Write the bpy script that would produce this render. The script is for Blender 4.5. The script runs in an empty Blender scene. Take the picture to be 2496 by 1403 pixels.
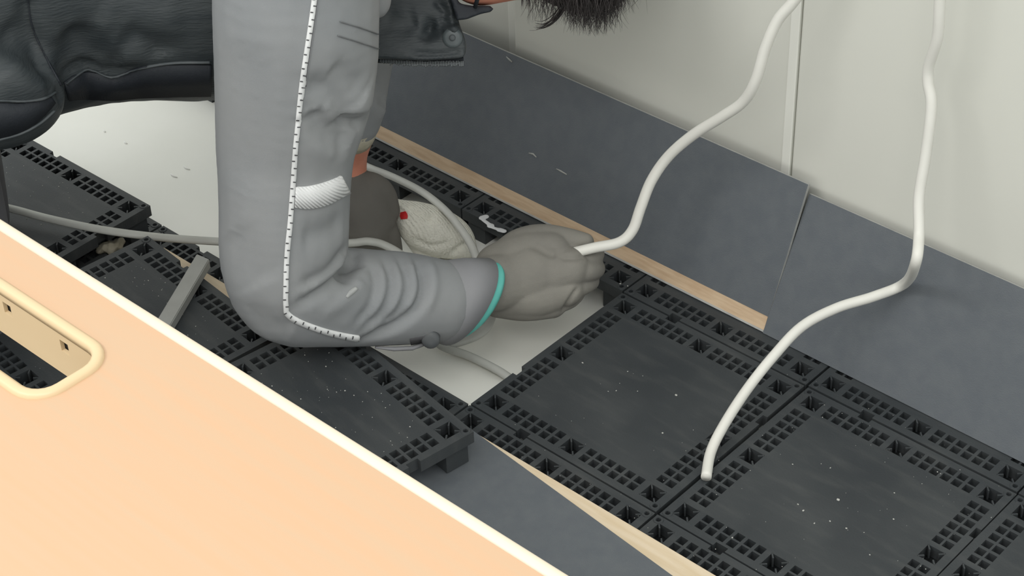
import bpy, bmesh, math, random
import numpy as np
from mathutils import Vector, Matrix, noise
from mathutils.bvhtree import BVHTree

random.seed(7); np.random.seed(7)
scene = bpy.context.scene
COL = scene.collection

# ------------------------------------------------------------------ camera
W, H = 2496, 1403
FPX = 4674.96
CAM = Vector((0.83060, -1.06740, 1.31422))
RX = Vector((0.740, 0.672, -0.029))
FW = Vector((-0.54660, 0.57537, -0.60842)).normalized()
RX = (RX - FW * RX.dot(FW)).normalized()
DN = FW.cross(RX).normalized()
cam_d = bpy.data.cameras.new('camera')
cam_d.sensor_width = 36.0
cam_d.lens = FPX / W * 36.0
cam_d.clip_start = 0.02
cam = bpy.data.objects.new('camera', cam_d)
COL.objects.link(cam)
UP = -DN
cam.matrix_world = Matrix(((RX.x, UP.x, -FW.x, CAM.x), (RX.y, UP.y, -FW.y, CAM.y), (RX.z, UP.z, -FW.z, CAM.z), (0, 0, 0, 1)))
scene.camera = cam

# ------------------------------------------------------------------ light
scene.view_settings.view_transform = 'Standard'
scene.view_settings.look = 'None'
scene.view_settings.gamma = 1.0
scene.view_settings.use_curve_mapping = False
scene.view_settings.exposure = 0.36
wd = bpy.data.worlds.new('room_ambient')
scene.world = wd
wd.use_nodes = True
wd.node_tree.nodes['Background'].inputs[0].default_value = (0.97, 1.0, 0.98, 1)
wd.node_tree.nodes['Background'].inputs[1].default_value = 0.86


def area_light(name, loc, sx, sy, power, rot=(0, 0, 0)):
    l = bpy.data.lights.new(name, 'AREA')
    l.shape = 'RECTANGLE'; l.size = sx; l.size_y = sy; l.energy = power; l.color = (1.0, 0.985, 0.95)
    o = bpy.data.objects.new(name, l); COL.objects.link(o); o.location = loc; o.rotation_euler = rot
    return o


area_light('ceiling_light_panel', (-0.8, -2.1, 2.5), 1.6, 0.6, 27)
area_light('ceiling_light_panel', (1.1, -1.5, 2.5), 1.6, 0.6, 20)


# ------------------------------------------------------------------ helpers: pixels -> world
def ray(x, y):
    return RX * ((x - W / 2) / FPX) + DN * ((y - H / 2) / FPX) + FW


def Zp(x, y, z=0.0):
    d = ray(x, y); return CAM + d * ((z - CAM.z) / d.z)


def Yp(x, y, c):
    d = ray(x, y); return CAM + d * ((c - CAM.y) / d.y)


def Tp(x, y, t):
    return CAM + ray(x, y) * t


# ------------------------------------------------------------------ materials
def new_mat(name, col, rough=0.6, spec=0.4, metal=0.0):
    m = bpy.data.materials.new(name); m.use_nodes = True
    b = m.node_tree.nodes['Principled BSDF']
    b.inputs['Base Color'].default_value = (*col, 1); b.inputs['Roughness'].default_value = rough
    b.inputs['Specular IOR Level'].default_value = spec; b.inputs['Metallic'].default_value = metal
    return m, m.node_tree, b


def noise_mat(name, c1, c2, scale=20.0, rough=0.6, spec=0.4, bump=0.0, bscale=200.0, detail=4.0, stretch=(1, 1, 1), lo=0.35, hi=0.65, rot=(0, 0, 0)):
    m, nt, b = new_mat(name, c1, rough, spec)
    tc = nt.nodes.new('ShaderNodeTexCoord'); mp = nt.nodes.new('ShaderNodeMapping')
    mp.inputs['Scale'].default_value = stretch; mp.inputs['Rotation'].default_value = rot
    nt.links.new(tc.outputs['Object'], mp.inputs[0])
    n = nt.nodes.new('ShaderNodeTexNoise'); n.inputs['Scale'].default_value = scale; n.inputs['Detail'].default_value = detail
    nt.links.new(mp.outputs[0], n.inputs['Vector'])
    r = nt.nodes.new('ShaderNodeValToRGB')
    r.color_ramp.elements[0].position = lo; r.color_ramp.elements[1].position = hi
    r.color_ramp.elements[0].color = (*c1, 1); r.color_ramp.elements[1].color = (*c2, 1)
    nt.links.new(n.outputs[0], r.inputs[0]); nt.links.new(r.outputs[0], b.inputs['Base Color'])
    if bump:
        n2 = nt.nodes.new('ShaderNodeTexNoise'); n2.inputs['Scale'].default_value = bscale; n2.inputs['Detail'].default_value = 3
        nt.links.new(mp.outputs[0], n2.inputs['Vector'])
        bp = nt.nodes.new('ShaderNodeBump'); bp.inputs['Strength'].default_value = bump; bp.inputs['Distance'].default_value = 0.002
        nt.links.new(n2.outputs[0], bp.inputs['Height']); nt.links.new(bp.outputs[0], b.inputs['Normal'])
    return m


M = {}
M['tile'] = noise_mat('black_plastic', (0.033, 0.038, 0.042), (0.051, 0.056, 0.059), 9, 0.5, 0.35, 0.15, 500, 6)
_nt = M['tile'].node_tree; _b = _nt.nodes['Principled BSDF']
_n = _nt.nodes.new('ShaderNodeTexNoise'); _n.inputs['Scale'].default_value = 16; _n.inputs['Detail'].default_value = 8
_mp = _nt.nodes.new('ShaderNodeMapping'); _mp.inputs['Scale'].default_value = (1, 5, 1); _mp.inputs['Rotation'].default_value = (0, 0, .6)
_tc = _nt.nodes.new('ShaderNodeTexCoord'); _nt.links.new(_tc.outputs['Object'], _mp.inputs[0]); _nt.links.new(_mp.outputs[0], _n.inputs['Vector'])
_r = _nt.nodes.new('ShaderNodeMapRange'); _r.inputs[1].default_value = .5; _r.inputs[2].default_value = .78; _r.inputs[3].default_value = 0; _r.inputs[4].default_value = .35
_mx = _nt.nodes.new('ShaderNodeMixRGB'); _mx.inputs[2].default_value = (.095, .098, .095, 1)
_nt.links.new(_n.outputs[0], _r.inputs[0]); _nt.links.new(_r.outputs[0], _mx.inputs[0])
_nt.links.new(_b.inputs['Base Color'].links[0].from_socket, _mx.inputs[1]); _nt.links.new(_mx.outputs[0], _b.inputs['Base Color'])
M['subfloor'] = noise_mat('white_subfloor', (0.80, 0.80, 0.745), (0.84, 0.84, 0.79), 6, 0.35, 0.4, 0.05, 30)
M['cabinet'] = noise_mat('cream_steel', (0.66, 0.66, 0.60), (0.69, 0.69, 0.63), 3, 0.4, 0.4)
M['trim'] = noise_mat('cream_trim', (0.76, 0.76, 0.70), (0.79, 0.79, 0.73), 3, 0.35, 0.4)  # lighter cream for the painted highlight on the door edges
M['wall'] = noise_mat('cream_wall', (0.62, 0.62, 0.55), (0.66, 0.66, 0.60), 3, 0.7, 0.3)
M['panel'] = noise_mat('grey_panel', (0.104, 0.116, 0.130), (0.116, 0.128, 0.140), 60, 0.55, 0.35, 0.2, 900)
M['paneledge'] = noise_mat('pale_panel_edge', (0.36, 0.36, 0.35), (0.44, 0.44, 0.42), 60, 0.6)
M['tan'] = noise_mat('tan_board', (0.52, 0.37, 0.24), (0.62, 0.47, 0.32), 30, 0.55, 0.3, 0.1, 300, 4, (1, 8, 8))
M['wood'] = noise_mat('pale_wood_board', (0.66, 0.53, 0.36), (0.72, 0.60, 0.44), 18, 0.5, 0.3, 0.1, 300, 4, (1, 10, 10))
M['desk'] = noise_mat('beech_laminate', (0.60, 0.382, 0.234), (0.57, 0.39, 0.25), 7, 0.38, 0.4, 0.0, 300, 6, (1.2, 22, 1), 0.3, 0.7, (0, 0, 0.0))
M['rim'] = noise_mat('beige_plastic', (0.66, 0.50, 0.30), (0.68, 0.52, 0.32), 4, 0.4, 0.4)
M['deskedge'] = noise_mat('cream_edge_band', (0.74, 0.64, 0.50), (0.77, 0.67, 0.53), 10, 0.4, 0.4)  # desk edge highlight put into the colour
M['black'] = noise_mat('dark_metal', (0.012, 0.011, 0.012), (0.02, 0.02, 0.022), 30, 0.6)  # painted darkness for the trough openings
M['steel'] = noise_mat('grey_steel', (0.35, 0.35, 0.35), (0.4, 0.4, 0.4), 8, 0.4)
M['cable'] = noise_mat('white_pvc', (0.68, 0.67, 0.62), (0.72, 0.71, 0.66), 20, 0.45, 0.4)
M['gcable'] = noise_mat('grey_pvc', (0.50, 0.505, 0.475), (0.56, 0.57, 0.535), 30, 0.45, 0.4)
M['duct'] = noise_mat('grey_duct', (0.33, 0.335, 0.315), (0.37, 0.375, 0.355), 30, 0.5)
M['sleeve'] = noise_mat('grey_work_fabric', (0.245, 0.256, 0.265), (0.272, 0.28, 0.285), 12, 0.85, 0.15, 0.12, 1500)
M['cuff'] = noise_mat('grey_work_fabric_cuff', (0.245, 0.248, 0.262), (0.268, 0.27, 0.28), 12, 0.85, 0.15, 0.12, 1500)
M['dirt'] = noise_mat('chalk_smudge', (0.36, 0.37, 0.37), (0.42, 0.43, 0.42), 60, 0.9)
M['vest'] = noise_mat('dark_vest_nylon', (0.030, 0.037, 0.041), (0.050, 0.058, 0.061), 8, 0.5, 0.35, 0.4, 90, 3, (1, 1, 6))
M['vesttrim'] = noise_mat('vest_piping', (0.05, 0.06, 0.065), (0.075, 0.085, 0.09), 40, 0.6)
M['vestside'] = noise_mat('vest_black_side', (0.016, 0.019, 0.025), (0.024, 0.028, 0.034), 30, 0.6, 0.3, 0.2, 400)
M['zip'] = noise_mat('zip_teeth', (0.07, 0.085, 0.09), (0.1, 0.115, 0.12), 60, 0.4)
M['trouser'] = noise_mat('grey_trousers', (0.11, 0.11, 0.12), (0.13, 0.13, 0.14), 20, 0.85)
M['shoe'] = noise_mat('dark_shoe', (0.02, 0.02, 0.022), (0.03, 0.03, 0.03), 20, 0.6)
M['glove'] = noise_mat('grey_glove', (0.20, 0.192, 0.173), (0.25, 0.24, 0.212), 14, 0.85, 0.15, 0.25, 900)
M['glovedark'] = noise_mat('dark_grey_glove', (0.155, 0.148, 0.135), (0.185, 0.176, 0.16), 14, 0.85, 0.15, 0.25, 900)  # same grey glove, darkened to paint in the far hand's shade
M['teal'] = noise_mat('teal_hem', (0.10, 0.46, 0.41), (0.14, 0.52, 0.46), 40, 0.7)
M['skin'] = noise_mat('skin', (0.62, 0.24, 0.16), (0.68, 0.29, 0.2), 25, 0.5, 0.4)
M['hair'] = noise_mat('black_hair', (0.018, 0.016, 0.016), (0.04, 0.034, 0.033), 80, 0.6, 0.25)
M['reflect'] = noise_mat('white_reflective_tape', (0.72, 0.73, 0.73), (0.8, 0.81, 0.81), 60, 0.4, 0.5)
M['stitch'] = noise_mat('dark_stitch', (0.06, 0.06, 0.065), (0.08, 0.08, 0.085), 60, 0.8)
M['cloth'] = noise_mat('white_knit', (0.70, 0.69, 0.61), (0.76, 0.75, 0.67), 60, 0.85, 0.2, 0.8, 420)
M['red'] = noise_mat('red_mark', (0.55, 0.02, 0.025), (0.62, 0.03, 0.03), 50, 0.5)
M['foam'] = noise_mat('beige_foam', (0.38, 0.35, 0.27), (0.48, 0.45, 0.36), 60, 0.9, 0.2, 0.6, 200)
M['crumb'] = noise_mat('pale_crumb', (0.42, 0.42, 0.39), (0.5, 0.5, 0.47), 50, 0.9)
M['paint'] = noise_mat('white_paint', (0.55, 0.56, 0.57), (0.62, 0.63, 0.64), 50, 0.6)
M['flake'] = noise_mat('white_flake', (0.88, 0.88, 0.84), (0.9, 0.9, 0.87), 50, 0.5)
M['eye'] = noise_mat('eye_white', (0.7, 0.7, 0.68), (0.75, 0.75, 0.72), 30, 0.3)
M['lip'] = noise_mat('lip', (0.45, 0.13, 0.1), (0.5, 0.16, 0.12), 30, 0.5)
M['piping'] = noise_mat('white_piping', (0.72, 0.73, 0.73), (0.8, 0.81, 0.81), 60, 0.5, 0.4)
M['snap'] = noise_mat('slate_snap', (0.06, 0.066, 0.072), (0.08, 0.086, 0.09), 60, 0.5)
M['seam'] = noise_mat('grey_seam', (0.13, 0.135, 0.14), (0.16, 0.165, 0.17), 60, 0.85)
_nt = M['cloth'].node_tree; _b = _nt.nodes['Principled BSDF']
_w = _nt.nodes.new('ShaderNodeTexWave'); _w.inputs['Scale'].default_value = 95; _w.inputs['Distortion'].default_value = 2; _w.bands_direction = 'Y'
_tc = _nt.nodes.new('ShaderNodeTexCoord'); _nt.links.new(_tc.outputs['Object'], _w.inputs['Vector'])
_bp = _nt.nodes.new('ShaderNodeBump'); _bp.inputs['Strength'].default_value = .35; _bp.inputs['Distance'].default_value = .002
_nt.links.new(_w.outputs[1], _bp.inputs['Height']); _nt.links.new(_b.inputs['Normal'].links[0].from_socket, _bp.inputs['Normal']); _nt.links.new(_bp.outputs[0], _b.inputs['Normal'])
# zig-zag weave on the reflective arm band
nt = M['reflect'].node_tree
b_ = nt.nodes['Principled BSDF']
wv = nt.nodes.new('ShaderNodeTexWave'); wv.inputs['Scale'].default_value = 150; wv.bands_direction = 'DIAGONAL'
tc_ = nt.nodes.new('ShaderNodeTexCoord'); nt.links.new(tc_.outputs['Object'], wv.inputs['Vector'])
bp_ = nt.nodes.new('ShaderNodeBump'); bp_.inputs['Strength'].default_value = 0.4; bp_.inputs['Distance'].default_value = 0.002
nt.links.new(wv.outputs[1], bp_.inputs['Height']); nt.links.new(bp_.outputs[0], b_.inputs['Normal'])


# ------------------------------------------------------------------ helpers: objects
def tag(o, label=None, cat=None, group=None, kind=None):
    if label: o['label'] = label
    if cat: o['category'] = cat
    if group: o['group'] = group
    if kind: o['kind'] = kind
    return o


def empty(name, loc):
    o = bpy.data.objects.new(name, None); COL.objects.link(o); o.location = loc
    o.empty_display_size = 0.02
    return o


def link(name, me, mats, parent=None, smooth=False):
    o = bpy.data.objects.new(name, me); COL.objects.link(o)
    for m in (mats if isinstance(mats, (list, tuple)) else [mats]):
        if m is not None: me.materials.append(m)
    if smooth:
        me.polygons.foreach_set('use_smooth', [True] * len(me.polygons))
    if parent is not None:
        o.parent = parent
        o.matrix_parent_inverse = Matrix.Translation(parent.location).inverted() if parent.parent is None else Matrix()
    return o


def sub(name, me, mats, part, smooth=False):
    """a sub-part: its geometry is in world space, its part sits at the origin of a thing"""
    o = bpy.data.objects.new(name, me); COL.objects.link(o)
    for m in (mats if isinstance(mats, (list, tuple)) else [mats]): me.materials.append(m)
    if smooth: me.polygons.foreach_set('use_smooth', [True] * len(me.polygons))
    o.parent = part
    return o


def from_bm(bm, name='mesh'):
    me = bpy.data.meshes.new(name)
    bmesh.ops.recalc_face_normals(bm, faces=bm.faces)
    bm.to_mesh(me); bm.free()
    return me


def pyd(v, f, name='mesh'):
    me = bpy.data.meshes.new(name); me.from_pydata([tuple(a) for a in v], [], f); me.update()
    bm = bmesh.new(); bm.from_mesh(me); bmesh.ops.recalc_face_normals(bm, faces=bm.faces); bm.to_mesh(me); bm.free()
    return me


def box_bm(x0, x1, y0, y1, z0, z1, bevel=0.0, seg=2):
    bm = bmesh.new()
    vs = [bm.verts.new(p) for p in ((x0, y0, z0), (x1, y0, z0), (x1, y1, z0), (x0, y1, z0), (x0, y0, z1), (x1, y0, z1), (x1, y1, z1), (x0, y1, z1))]
    for q in ((0, 3, 2, 1), (4, 5, 6, 7), (0, 1, 5, 4), (1, 2, 6, 5), (2, 3, 7, 6), (3, 0, 4, 7)):
        bm.faces.new([vs[i] for i in q])
    if bevel: bmesh.ops.bevel(bm, geom=list(bm.edges), offset=bevel, segments=seg, affect='EDGES', profile=0.5)
    return bm


def catmull(pts, n):
    """pts: list of tuples of equal length -> resampled array"""
    P = np.array(pts, float); P = np.vstack([2 * P[0] - P[1], P, 2 * P[-1] - P[-2]])
    out = []
    for i in range(1, len(P) - 2):
        for k in range(n):
            t = k / n
            out.append(0.5 * ((2 * P[i]) + (-P[i - 1] + P[i + 1]) * t + (2 * P[i - 1] - 5 * P[i] + 4 * P[i + 1] - P[i + 2]) * t * t + (-P[i - 1] + 3 * P[i] - 3 * P[i + 1] + P[i + 2]) * t ** 3))
    out.append(P[-2])
    return np.array(out)


def tube(pts, ra, rb=None, n=14, ref=None, square=False):
    """sweep an ellipse (or rectangle) along world points; ra, rb scalars or lists; ref = direction of rb"""
    pts = [Vector(p) for p in pts]; N = len(pts)
    if rb is None: rb = ra
    A = ra if hasattr(ra, '__len__') else [ra] * N
    B = rb if hasattr(rb, '__len__') else [rb] * N
    v = []; f = []
    prev = Vector(ref) if ref is not None else None
    for i, p in enumerate(pts):
        d = (pts[min(i + 1, N - 1)] - pts[max(i - 1, 0)]).normalized()
        if prev is None:
            prev = d.orthogonal()
        r = ref if ref is not None else prev
        r = Vector(r); bb = (r - d * r.dot(d)).normalized(); aa = d.cross(bb).normalized(); prev = bb
        for k in range(n):
            a = 2 * math.pi * (k + (0.5 if square else 0)) / n
            ca, sa = math.cos(a), math.sin(a)
            if square:
                ca = math.copysign(1, ca); sa = math.copysign(1, sa)
            v.append(p + aa * (A[i] * ca) + bb * (B[i] * sa))
    for i in range(N - 1):
        for k in range(n):
            f.append((i * n + k, i * n + (k + 1) % n, (i + 1) * n + (k + 1) % n, (i + 1) * n + k))
    f.append(tuple(range(n))[::-1]); f.append(tuple(range((N - 1) * n, N * n)))
    return pyd(v, f)


_ico = None


def ico():
    global _ico
    if _ico is None:
        bm = bmesh.new(); bmesh.ops.create_icosphere(bm, subdivisions=3, radius=1)
        _ico = (np.array([v.co[:] for v in bm.verts]), np.array([[v.index for v in f.verts] for f in bm.faces])); bm.free()
    return _ico


def sphere_soup(nodes_list):
    """each chain: list of (Vector, radius) -> dense spheres along it"""
    V, F = ico(); vs = []; fs = []; off = 0
    for chain in nodes_list:
        if len(chain) == 1: seq = [(np.array(chain[0][0]), chain[0][1])]
        else:
            a = catmull([(*c[0], c[1]) for c in chain], 24)
            seq = []; last = None
            for q in a:
                r = max(q[3], 0.002)
                if last is None or np.linalg.norm(q[:3] - last) > 0.16 * r:
                    seq.append((q[:3], r)); last = q[:3]
        for c, r in seq:
            vs.append(V * r + np.array(c)); fs.append(F + off); off += len(V)
    return np.vstack(vs), np.vstack(fs)


def remesh(vs, fs, voxel, smooth_it=6, extra=None):
    me = bpy.data.meshes.new('soup')
    v = [tuple(a) for a in vs]; f = [tuple(int(i) for i in a) for a in fs]
    if extra:
        for em in extra:
            o0 = len(v); v += [tuple(q.co) for q in em.vertices]; f += [tuple(i + o0 for i in p.vertices) for p in em.polygons]
    me.from_pydata(v, [], f); me.update()
    ob = bpy.data.objects.new('soup', me); COL.objects.link(ob)
    md = ob.modifiers.new('r', 'REMESH'); md.mode = 'VOXEL'; md.voxel_size = voxel
    if smooth_it:
        sm = ob.modifiers.new('s', 'SMOOTH'); sm.factor = 0.5; sm.iterations = smooth_it
    dg = bpy.context.evaluated_depsgraph_get(); ev = ob.evaluated_get(dg)
    out = bpy.data.meshes.new_from_object(ev)
    bpy.data.objects.remove(ob); bpy.data.meshes.remove(me)
    return out


def bvh_of(me):
    return BVHTree.FromPolygons([v.co.copy() for v in me.vertices], [tuple(p.vertices) for p in me.polygons])


def hit(bvh, x, y):
    loc, nor, i, d = bvh.ray_cast(CAM, ray(x, y).normalized())
    return (loc, nor) if loc is not None else (None, None)


def folds(me, strokes):
    """press folds (negative) and ridges (positive) into a cloth surface along lines over it"""
    bvh = bvh_of(me)
    n = len(me.vertices); co = np.empty(n * 3); me.vertices.foreach_get('co', co); co = co.reshape(-1, 3)
    no = np.array([v.normal[:] for v in me.vertices])
    disp = np.zeros(n)
    for pts, wid, amp in strokes:
        L = []
        for q in catmull(pts, 14):
            l, _ = hit(bvh, q[0], q[1])
            if l is not None: L.append(l[:])
        if len(L) < 3: continue
        L = np.array(L)
        lo, hi = L.min(0) - 3 * wid, L.max(0) + 3 * wid
        idx = np.where(((co > lo) & (co < hi)).all(1))[0]
        if not len(idx): continue
        d = np.linalg.norm(co[idx, None, :] - L[None], axis=2); k = d.argmin(1); dm = d.min(1)
        s = k / (len(L) - 1); taper = np.clip(np.minimum(s, 1 - s) * 5 + 0.25, 0, 1)
        disp[idx] += amp * taper * np.exp(-(dm / wid) ** 2)
    co += no * disp[:, None]
    me.vertices.foreach_set('co', co.ravel()); me.update()
    return me


def ribbon(bvh, pts, wpx, lift=0.001, thick=0.0012, step=4):
    c = catmull(pts, 24); out = []; acc = [c[0]]
    for q in c[1:]:
        if np.linalg.norm(q - acc[-1]) >= step: acc.append(q)
    rows = []
    for i, q in enumerate(acc):
        d = acc[min(i + 1, len(acc) - 1)] - acc[max(i - 1, 0)]; d = d[:2] / max(np.linalg.norm(d[:2]), 1e-6)
        nrm = np.array([-d[1], d[0]]); w = q[2] if len(q) > 2 else wpx
        row = []
        for s in (-0.5, 0, 0.5):
            l, nn = hit(bvh, q[0] + nrm[0] * w * s, q[1] + nrm[1] * w * s)
            if l is None: row = None; break
            row.append((l, nn))
        if row: rows.append(row)
    v = []; f = []
    for r in rows:
        for l, nn in r: v.append(l + nn * (lift + thick))
        for l, nn in r: v.append(l - nn * 0.001)
    for i in range(len(rows) - 1):
        a, b = i * 6, i * 6 + 6
        f += [(a, a + 1, b + 1, b), (a + 1, a + 2, b + 2, b + 1), (a + 3, b + 3, b + 4, a + 4), (a + 4, b + 4, b + 5, a + 5), (a, b, b + 3, a + 3), (a + 2, a + 5, b + 5, b + 2)]
    e = (len(rows) - 1) * 6
    f += [(0, 3, 4, 1), (1, 4, 5, 2), (e, e + 1, e + 4, e + 3), (e + 1, e + 2, e + 5, e + 4)]
    return pyd(v, f)


# ------------------------------------------------------------------ setting: floor, wall
TH = 0.040                      # height of a raised floor tile
T = 0.25
floor = link('floor', from_bm(box_bm(-2.2, 2.0, -2.4, 1.4, -TH - 0.08, -TH)), M['subfloor'])
tag(floor, 'pale grey-white subfloor under the raised black floor tiles', kind='structure')
wall = link('wall_back', from_bm(box_bm(-2.2, 2.0, 0.86, 0.96, -TH, 2.4)), M['wall'])
tag(wall, 'pale cream wall behind the cabinets', kind='structure')


def tile_mesh(ymax=None):
    g = 0.0012
    holes = []
    d = 0.0195; hs = 0.0096
    cen = [d, T / 2, T - d]
    stars = [(a, b) for a in cen for b in cen if not (a == T / 2 and b == T / 2)]
    for a, b in stars: holes.append((a - hs, a + hs, b - hs, b + hs, 's'))
    run = [0.0415 + 0.01255 * i for i in range(6)]; run = run + [T - r for r in run]
    hw = 0.0045
    for u in run:
        for w in (0.0143, 0.0256):
            for x, y in ((u, w), (u, T - w), (w, u), (T - w, u)):
                holes.append((x - hw, x + hw, y - hw, y + hw, 'h'))
    for x in (0.0068, T - 0.0068):
        for y in (0.0068, T - 0.0068):
            holes.append((x - 0.0022, x + 0.0022, y - 0.0022, y + 0.0022, 't'))
    notches = [(0.0665, 0.0805, g, 0.0065), (g, 0.0065, 0.0665, 0.0805), (0.0665, 0.0805, T - 0.0065, T - g), (T - 0.0065, T - g, T - 0.0805, T - 0.0665)]
    xs = {g, T - g}; ys = {g, T - g if ymax is None else ymax}
    for h in holes: xs.update(h[:2]); ys.update(h[2:4])
    for h in notches: xs.update(h[:2]); ys.update(h[2:4])

    def uniq(s, hi):
        o = []
        for q in sorted(s):
            if q <= hi + 1e-9 and (not o or q - o[-1] > 1e-5): o.append(q)
        return o
    ytop = T - g if ymax is None else ymax
    xs = uniq(xs, T - g); ys = uniq(ys, ytop)
    solid = {}
    for i in range(len(xs) - 1):
        for j in range(len(ys) - 1):
            cx, cy = (xs[i] + xs[i + 1]) / 2, (ys[j] + ys[j + 1]) / 2
            s = True
            for h in holes:
                if h[0] < cx < h[1] and h[2] < cy < h[3]: s = False
            for h in notches:
                if h[0] < cx < h[1] and h[2] < cy < h[3]: s = False
            solid[i, j] = s
    bm = bmesh.new(); vt = {}; vb = {}
    D = 0.014

    def V(dic, i, j, z):
        if (i, j) not in dic: dic[i, j] = bm.verts.new((xs[i], ys[j], z))
        return dic[i, j]
    for (i, j), s in solid.items():
        if not s: continue
        bm.faces.new((V(vt, i, j, 0), V(vt, i + 1, j, 0), V(vt, i + 1, j + 1, 0), V(vt, i, j + 1, 0)))
        bm.faces.new((V(vb, i, j, -D), V(vb, i, j + 1, -D), V(vb, i + 1, j + 1, -D), V(vb, i + 1, j, -D)))
        for (di, dj, a, b) in ((-1, 0, (0, 1), (0, 0)), (1, 0, (1, 0), (1, 1)), (0, -1, (0, 0), (1, 0)), (0, 1, (1, 1), (0, 1))):
            if not solid.get((i + di, j + dj), False):
                a0 = (i + a[0], j + a[1]); b0 = (i + b[0], j + b[1])
                bm.faces.new((V(vt, *b0, 0), V(vt, *a0, 0), V(vb, *a0, -D), V(vb, *b0, -D)))
    bm.normal_update()
    # rounded corners on every hole and notch
    vert_e = [e for e in bm.edges if abs(e.verts[0].co.z - e.verts[1].co.z) > 0.01]
    vert_e = [e for e in vert_e if len(e.link_faces) == 2 and abs(e.link_faces[0].normal.dot(e.link_faces[1].normal)) < 0.2]
    small = []; 
    for e in vert_e:
        small.append(e)
    bmesh.ops.bevel(bm, geom=small, offset=0.0016, segments=1, affect='EDGES', profile=0.5, clamp_overlap=True)
    # corner and mid feet, and the skirt standing a little inside the plate

    def addbox(x0, x1, y0, y1, z0, z1, taper=0.0):
        if ymax is not None:
            if y0 >= ymax - 0.002: return
            y1 = min(y1, ymax - 0.001)
        vs = [bm.verts.new(p) for p in ((x0 + taper, y0 + taper, z0), (x1 - taper, y0 + taper, z0), (x1 - taper, y1 - taper, z0), (x0 + taper, y1 - taper, z0), (x0, y0, z1), (x1, y0, z1), (x1, y1, z1), (x0, y1, z1))]
        for q in ((0, 3, 2, 1), (4, 5, 6, 7), (0, 1, 5, 4), (1, 2, 6, 5), (2, 3, 7, 6), (3, 0, 4, 7)): bm.faces.new([vs[k] for k in q])
    for a, b in stars + [(T / 2, T / 2)]:
        r = 0.0135
        # hollow foot: four thin walls under each star opening
        w = 0.0022
        addbox(a - r, a + r, b - r, b - r + w, -TH, -D + 0.001); addbox(a - r, a + r, b + r - w, b + r, -TH, -D + 0.001)
        addbox(a - r, a - r + w, b - r + w, b + r - w, -TH, -D + 0.001); addbox(a + r - w, a + r, b - r + w, b + r - w, -TH, -D + 0.001)
        addbox(a - r + w, a + r - w, b - r + w, b + r - w, -TH + 0.001, -TH + 0.003)
    # rounded screw bosses at the corners
    for cx in (0.0068, T - 0.0068):
        for cy in (0.0068, T - 0.0068):
            if ymax is not None and cy > ymax: continue
            ro = [[bm.verts.new((cx + r * math.cos(2 * math.pi * k / 10), cy + r * math.sin(2 * math.pi * k / 10), z)) for k in range(10)] for r, z in ((.0054, 0), (.0050, .0007), (.0028, .0007), (.0026, -.004))]
            for q in range(3):
                for k in range(10): bm.faces.new((ro[q][k], ro[q][(k + 1) % 10], ro[q + 1][(k + 1) % 10], ro[q + 1][k]))
    # short ribs pointing into each star
    for a, b in stars:
        for sx in (-1, 1):
            for sy in (-1, 1):
                q0 = Vector((a + sx * hs * 1.0, b + sy * hs * 1.0, 0)); q1 = Vector((a + sx * hs * 0.5, b + sy * hs * 0.5, 0))
                if ymax is not None and q0.y > ymax - 0.003: continue
                dd = (q1 - q0).normalized(); nn = Vector((-dd.y, dd.x, 0)) * 0.0008
                vs = [bm.verts.new(p) for p in (q0 - nn, q0 + nn, q1 + nn, q1 - nn)] + [bm.verts.new(p + Vector((0, 0, -0.012))) for p in (q0 - nn, q0 + nn, q1 + nn, q1 - nn)]
                for k in range(4): bm.faces.new((vs[k], vs[(k + 1) % 4], vs[4 + (k + 1) % 4], vs[4 + k]))
                bm.faces.new(vs[:4])
    # closed floor pan below the small holes keeps the cells dark
    bmesh.ops.recalc_face_normals(bm, faces=bm.faces)
    me = bpy.data.meshes.new('floor_tile'); bm.to_mesh(me); bm.free()
    me.materials.append(M['tile'])
    return me


TM = tile_mesh(); TMC = tile_mesh(0.103)
REMOVED = {(i, 0) for i in range(-6, -1)}
for j in range(1, -6, -1):
    for i in range(-6, 4):
        if (i, j) in REMOVED: continue
        o = bpy.data.objects.new('floor_tile', TMC if j == 1 else TM); COL.objects.link(o)
        o.parent = floor
        o.location = (i * T + random.uniform(-.0007, .0007) + ((-.0014 if i < 0 else .0008) if j == 0 else 0), j * T + random.uniform(-.0005, .0005), 0)


def loose_tile(name_label, pos, ang, z, anchor):
    """anchor = local point of the tile that must sit at pos"""
    o = bpy.data.objects.new('floor_tile_loose', TM); COL.objects.link(o)
    a = math.radians(ang); c, s = math.cos(a), math.sin(a)
    o.rotation_euler = (0, 0, a)
    o.location = (pos[0] - (c * anchor[0] - s * anchor[1]), pos[1] - (s * anchor[0] + c * anchor[1]), z)
    tag(o, name_label, 'floor tile', 'loose floor tiles laid on the raised floor')
    return o


E_ = (T - 0.0195, T - 0.0195)
LT = []
LT.append(loose_tile('black perforated floor tile lying loose at far left under the dark vest', Zp(312, 504, .0405), 1.0, 0.0405, E_))
LT.append(loose_tile('black perforated floor tile lying askew with a straight grey strip across it', Zp(617, 815, .0525), -5.9, 0.0525, E_))
LT.append(loose_tile('black perforated floor tile lying askew below the bent elbow, on the dark grey board', Zp(1091, 1048, .0575), -8.7, 0.0575, E_))

# ------------------------------------------------------------------ cabinets
YC = 0.376


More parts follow.
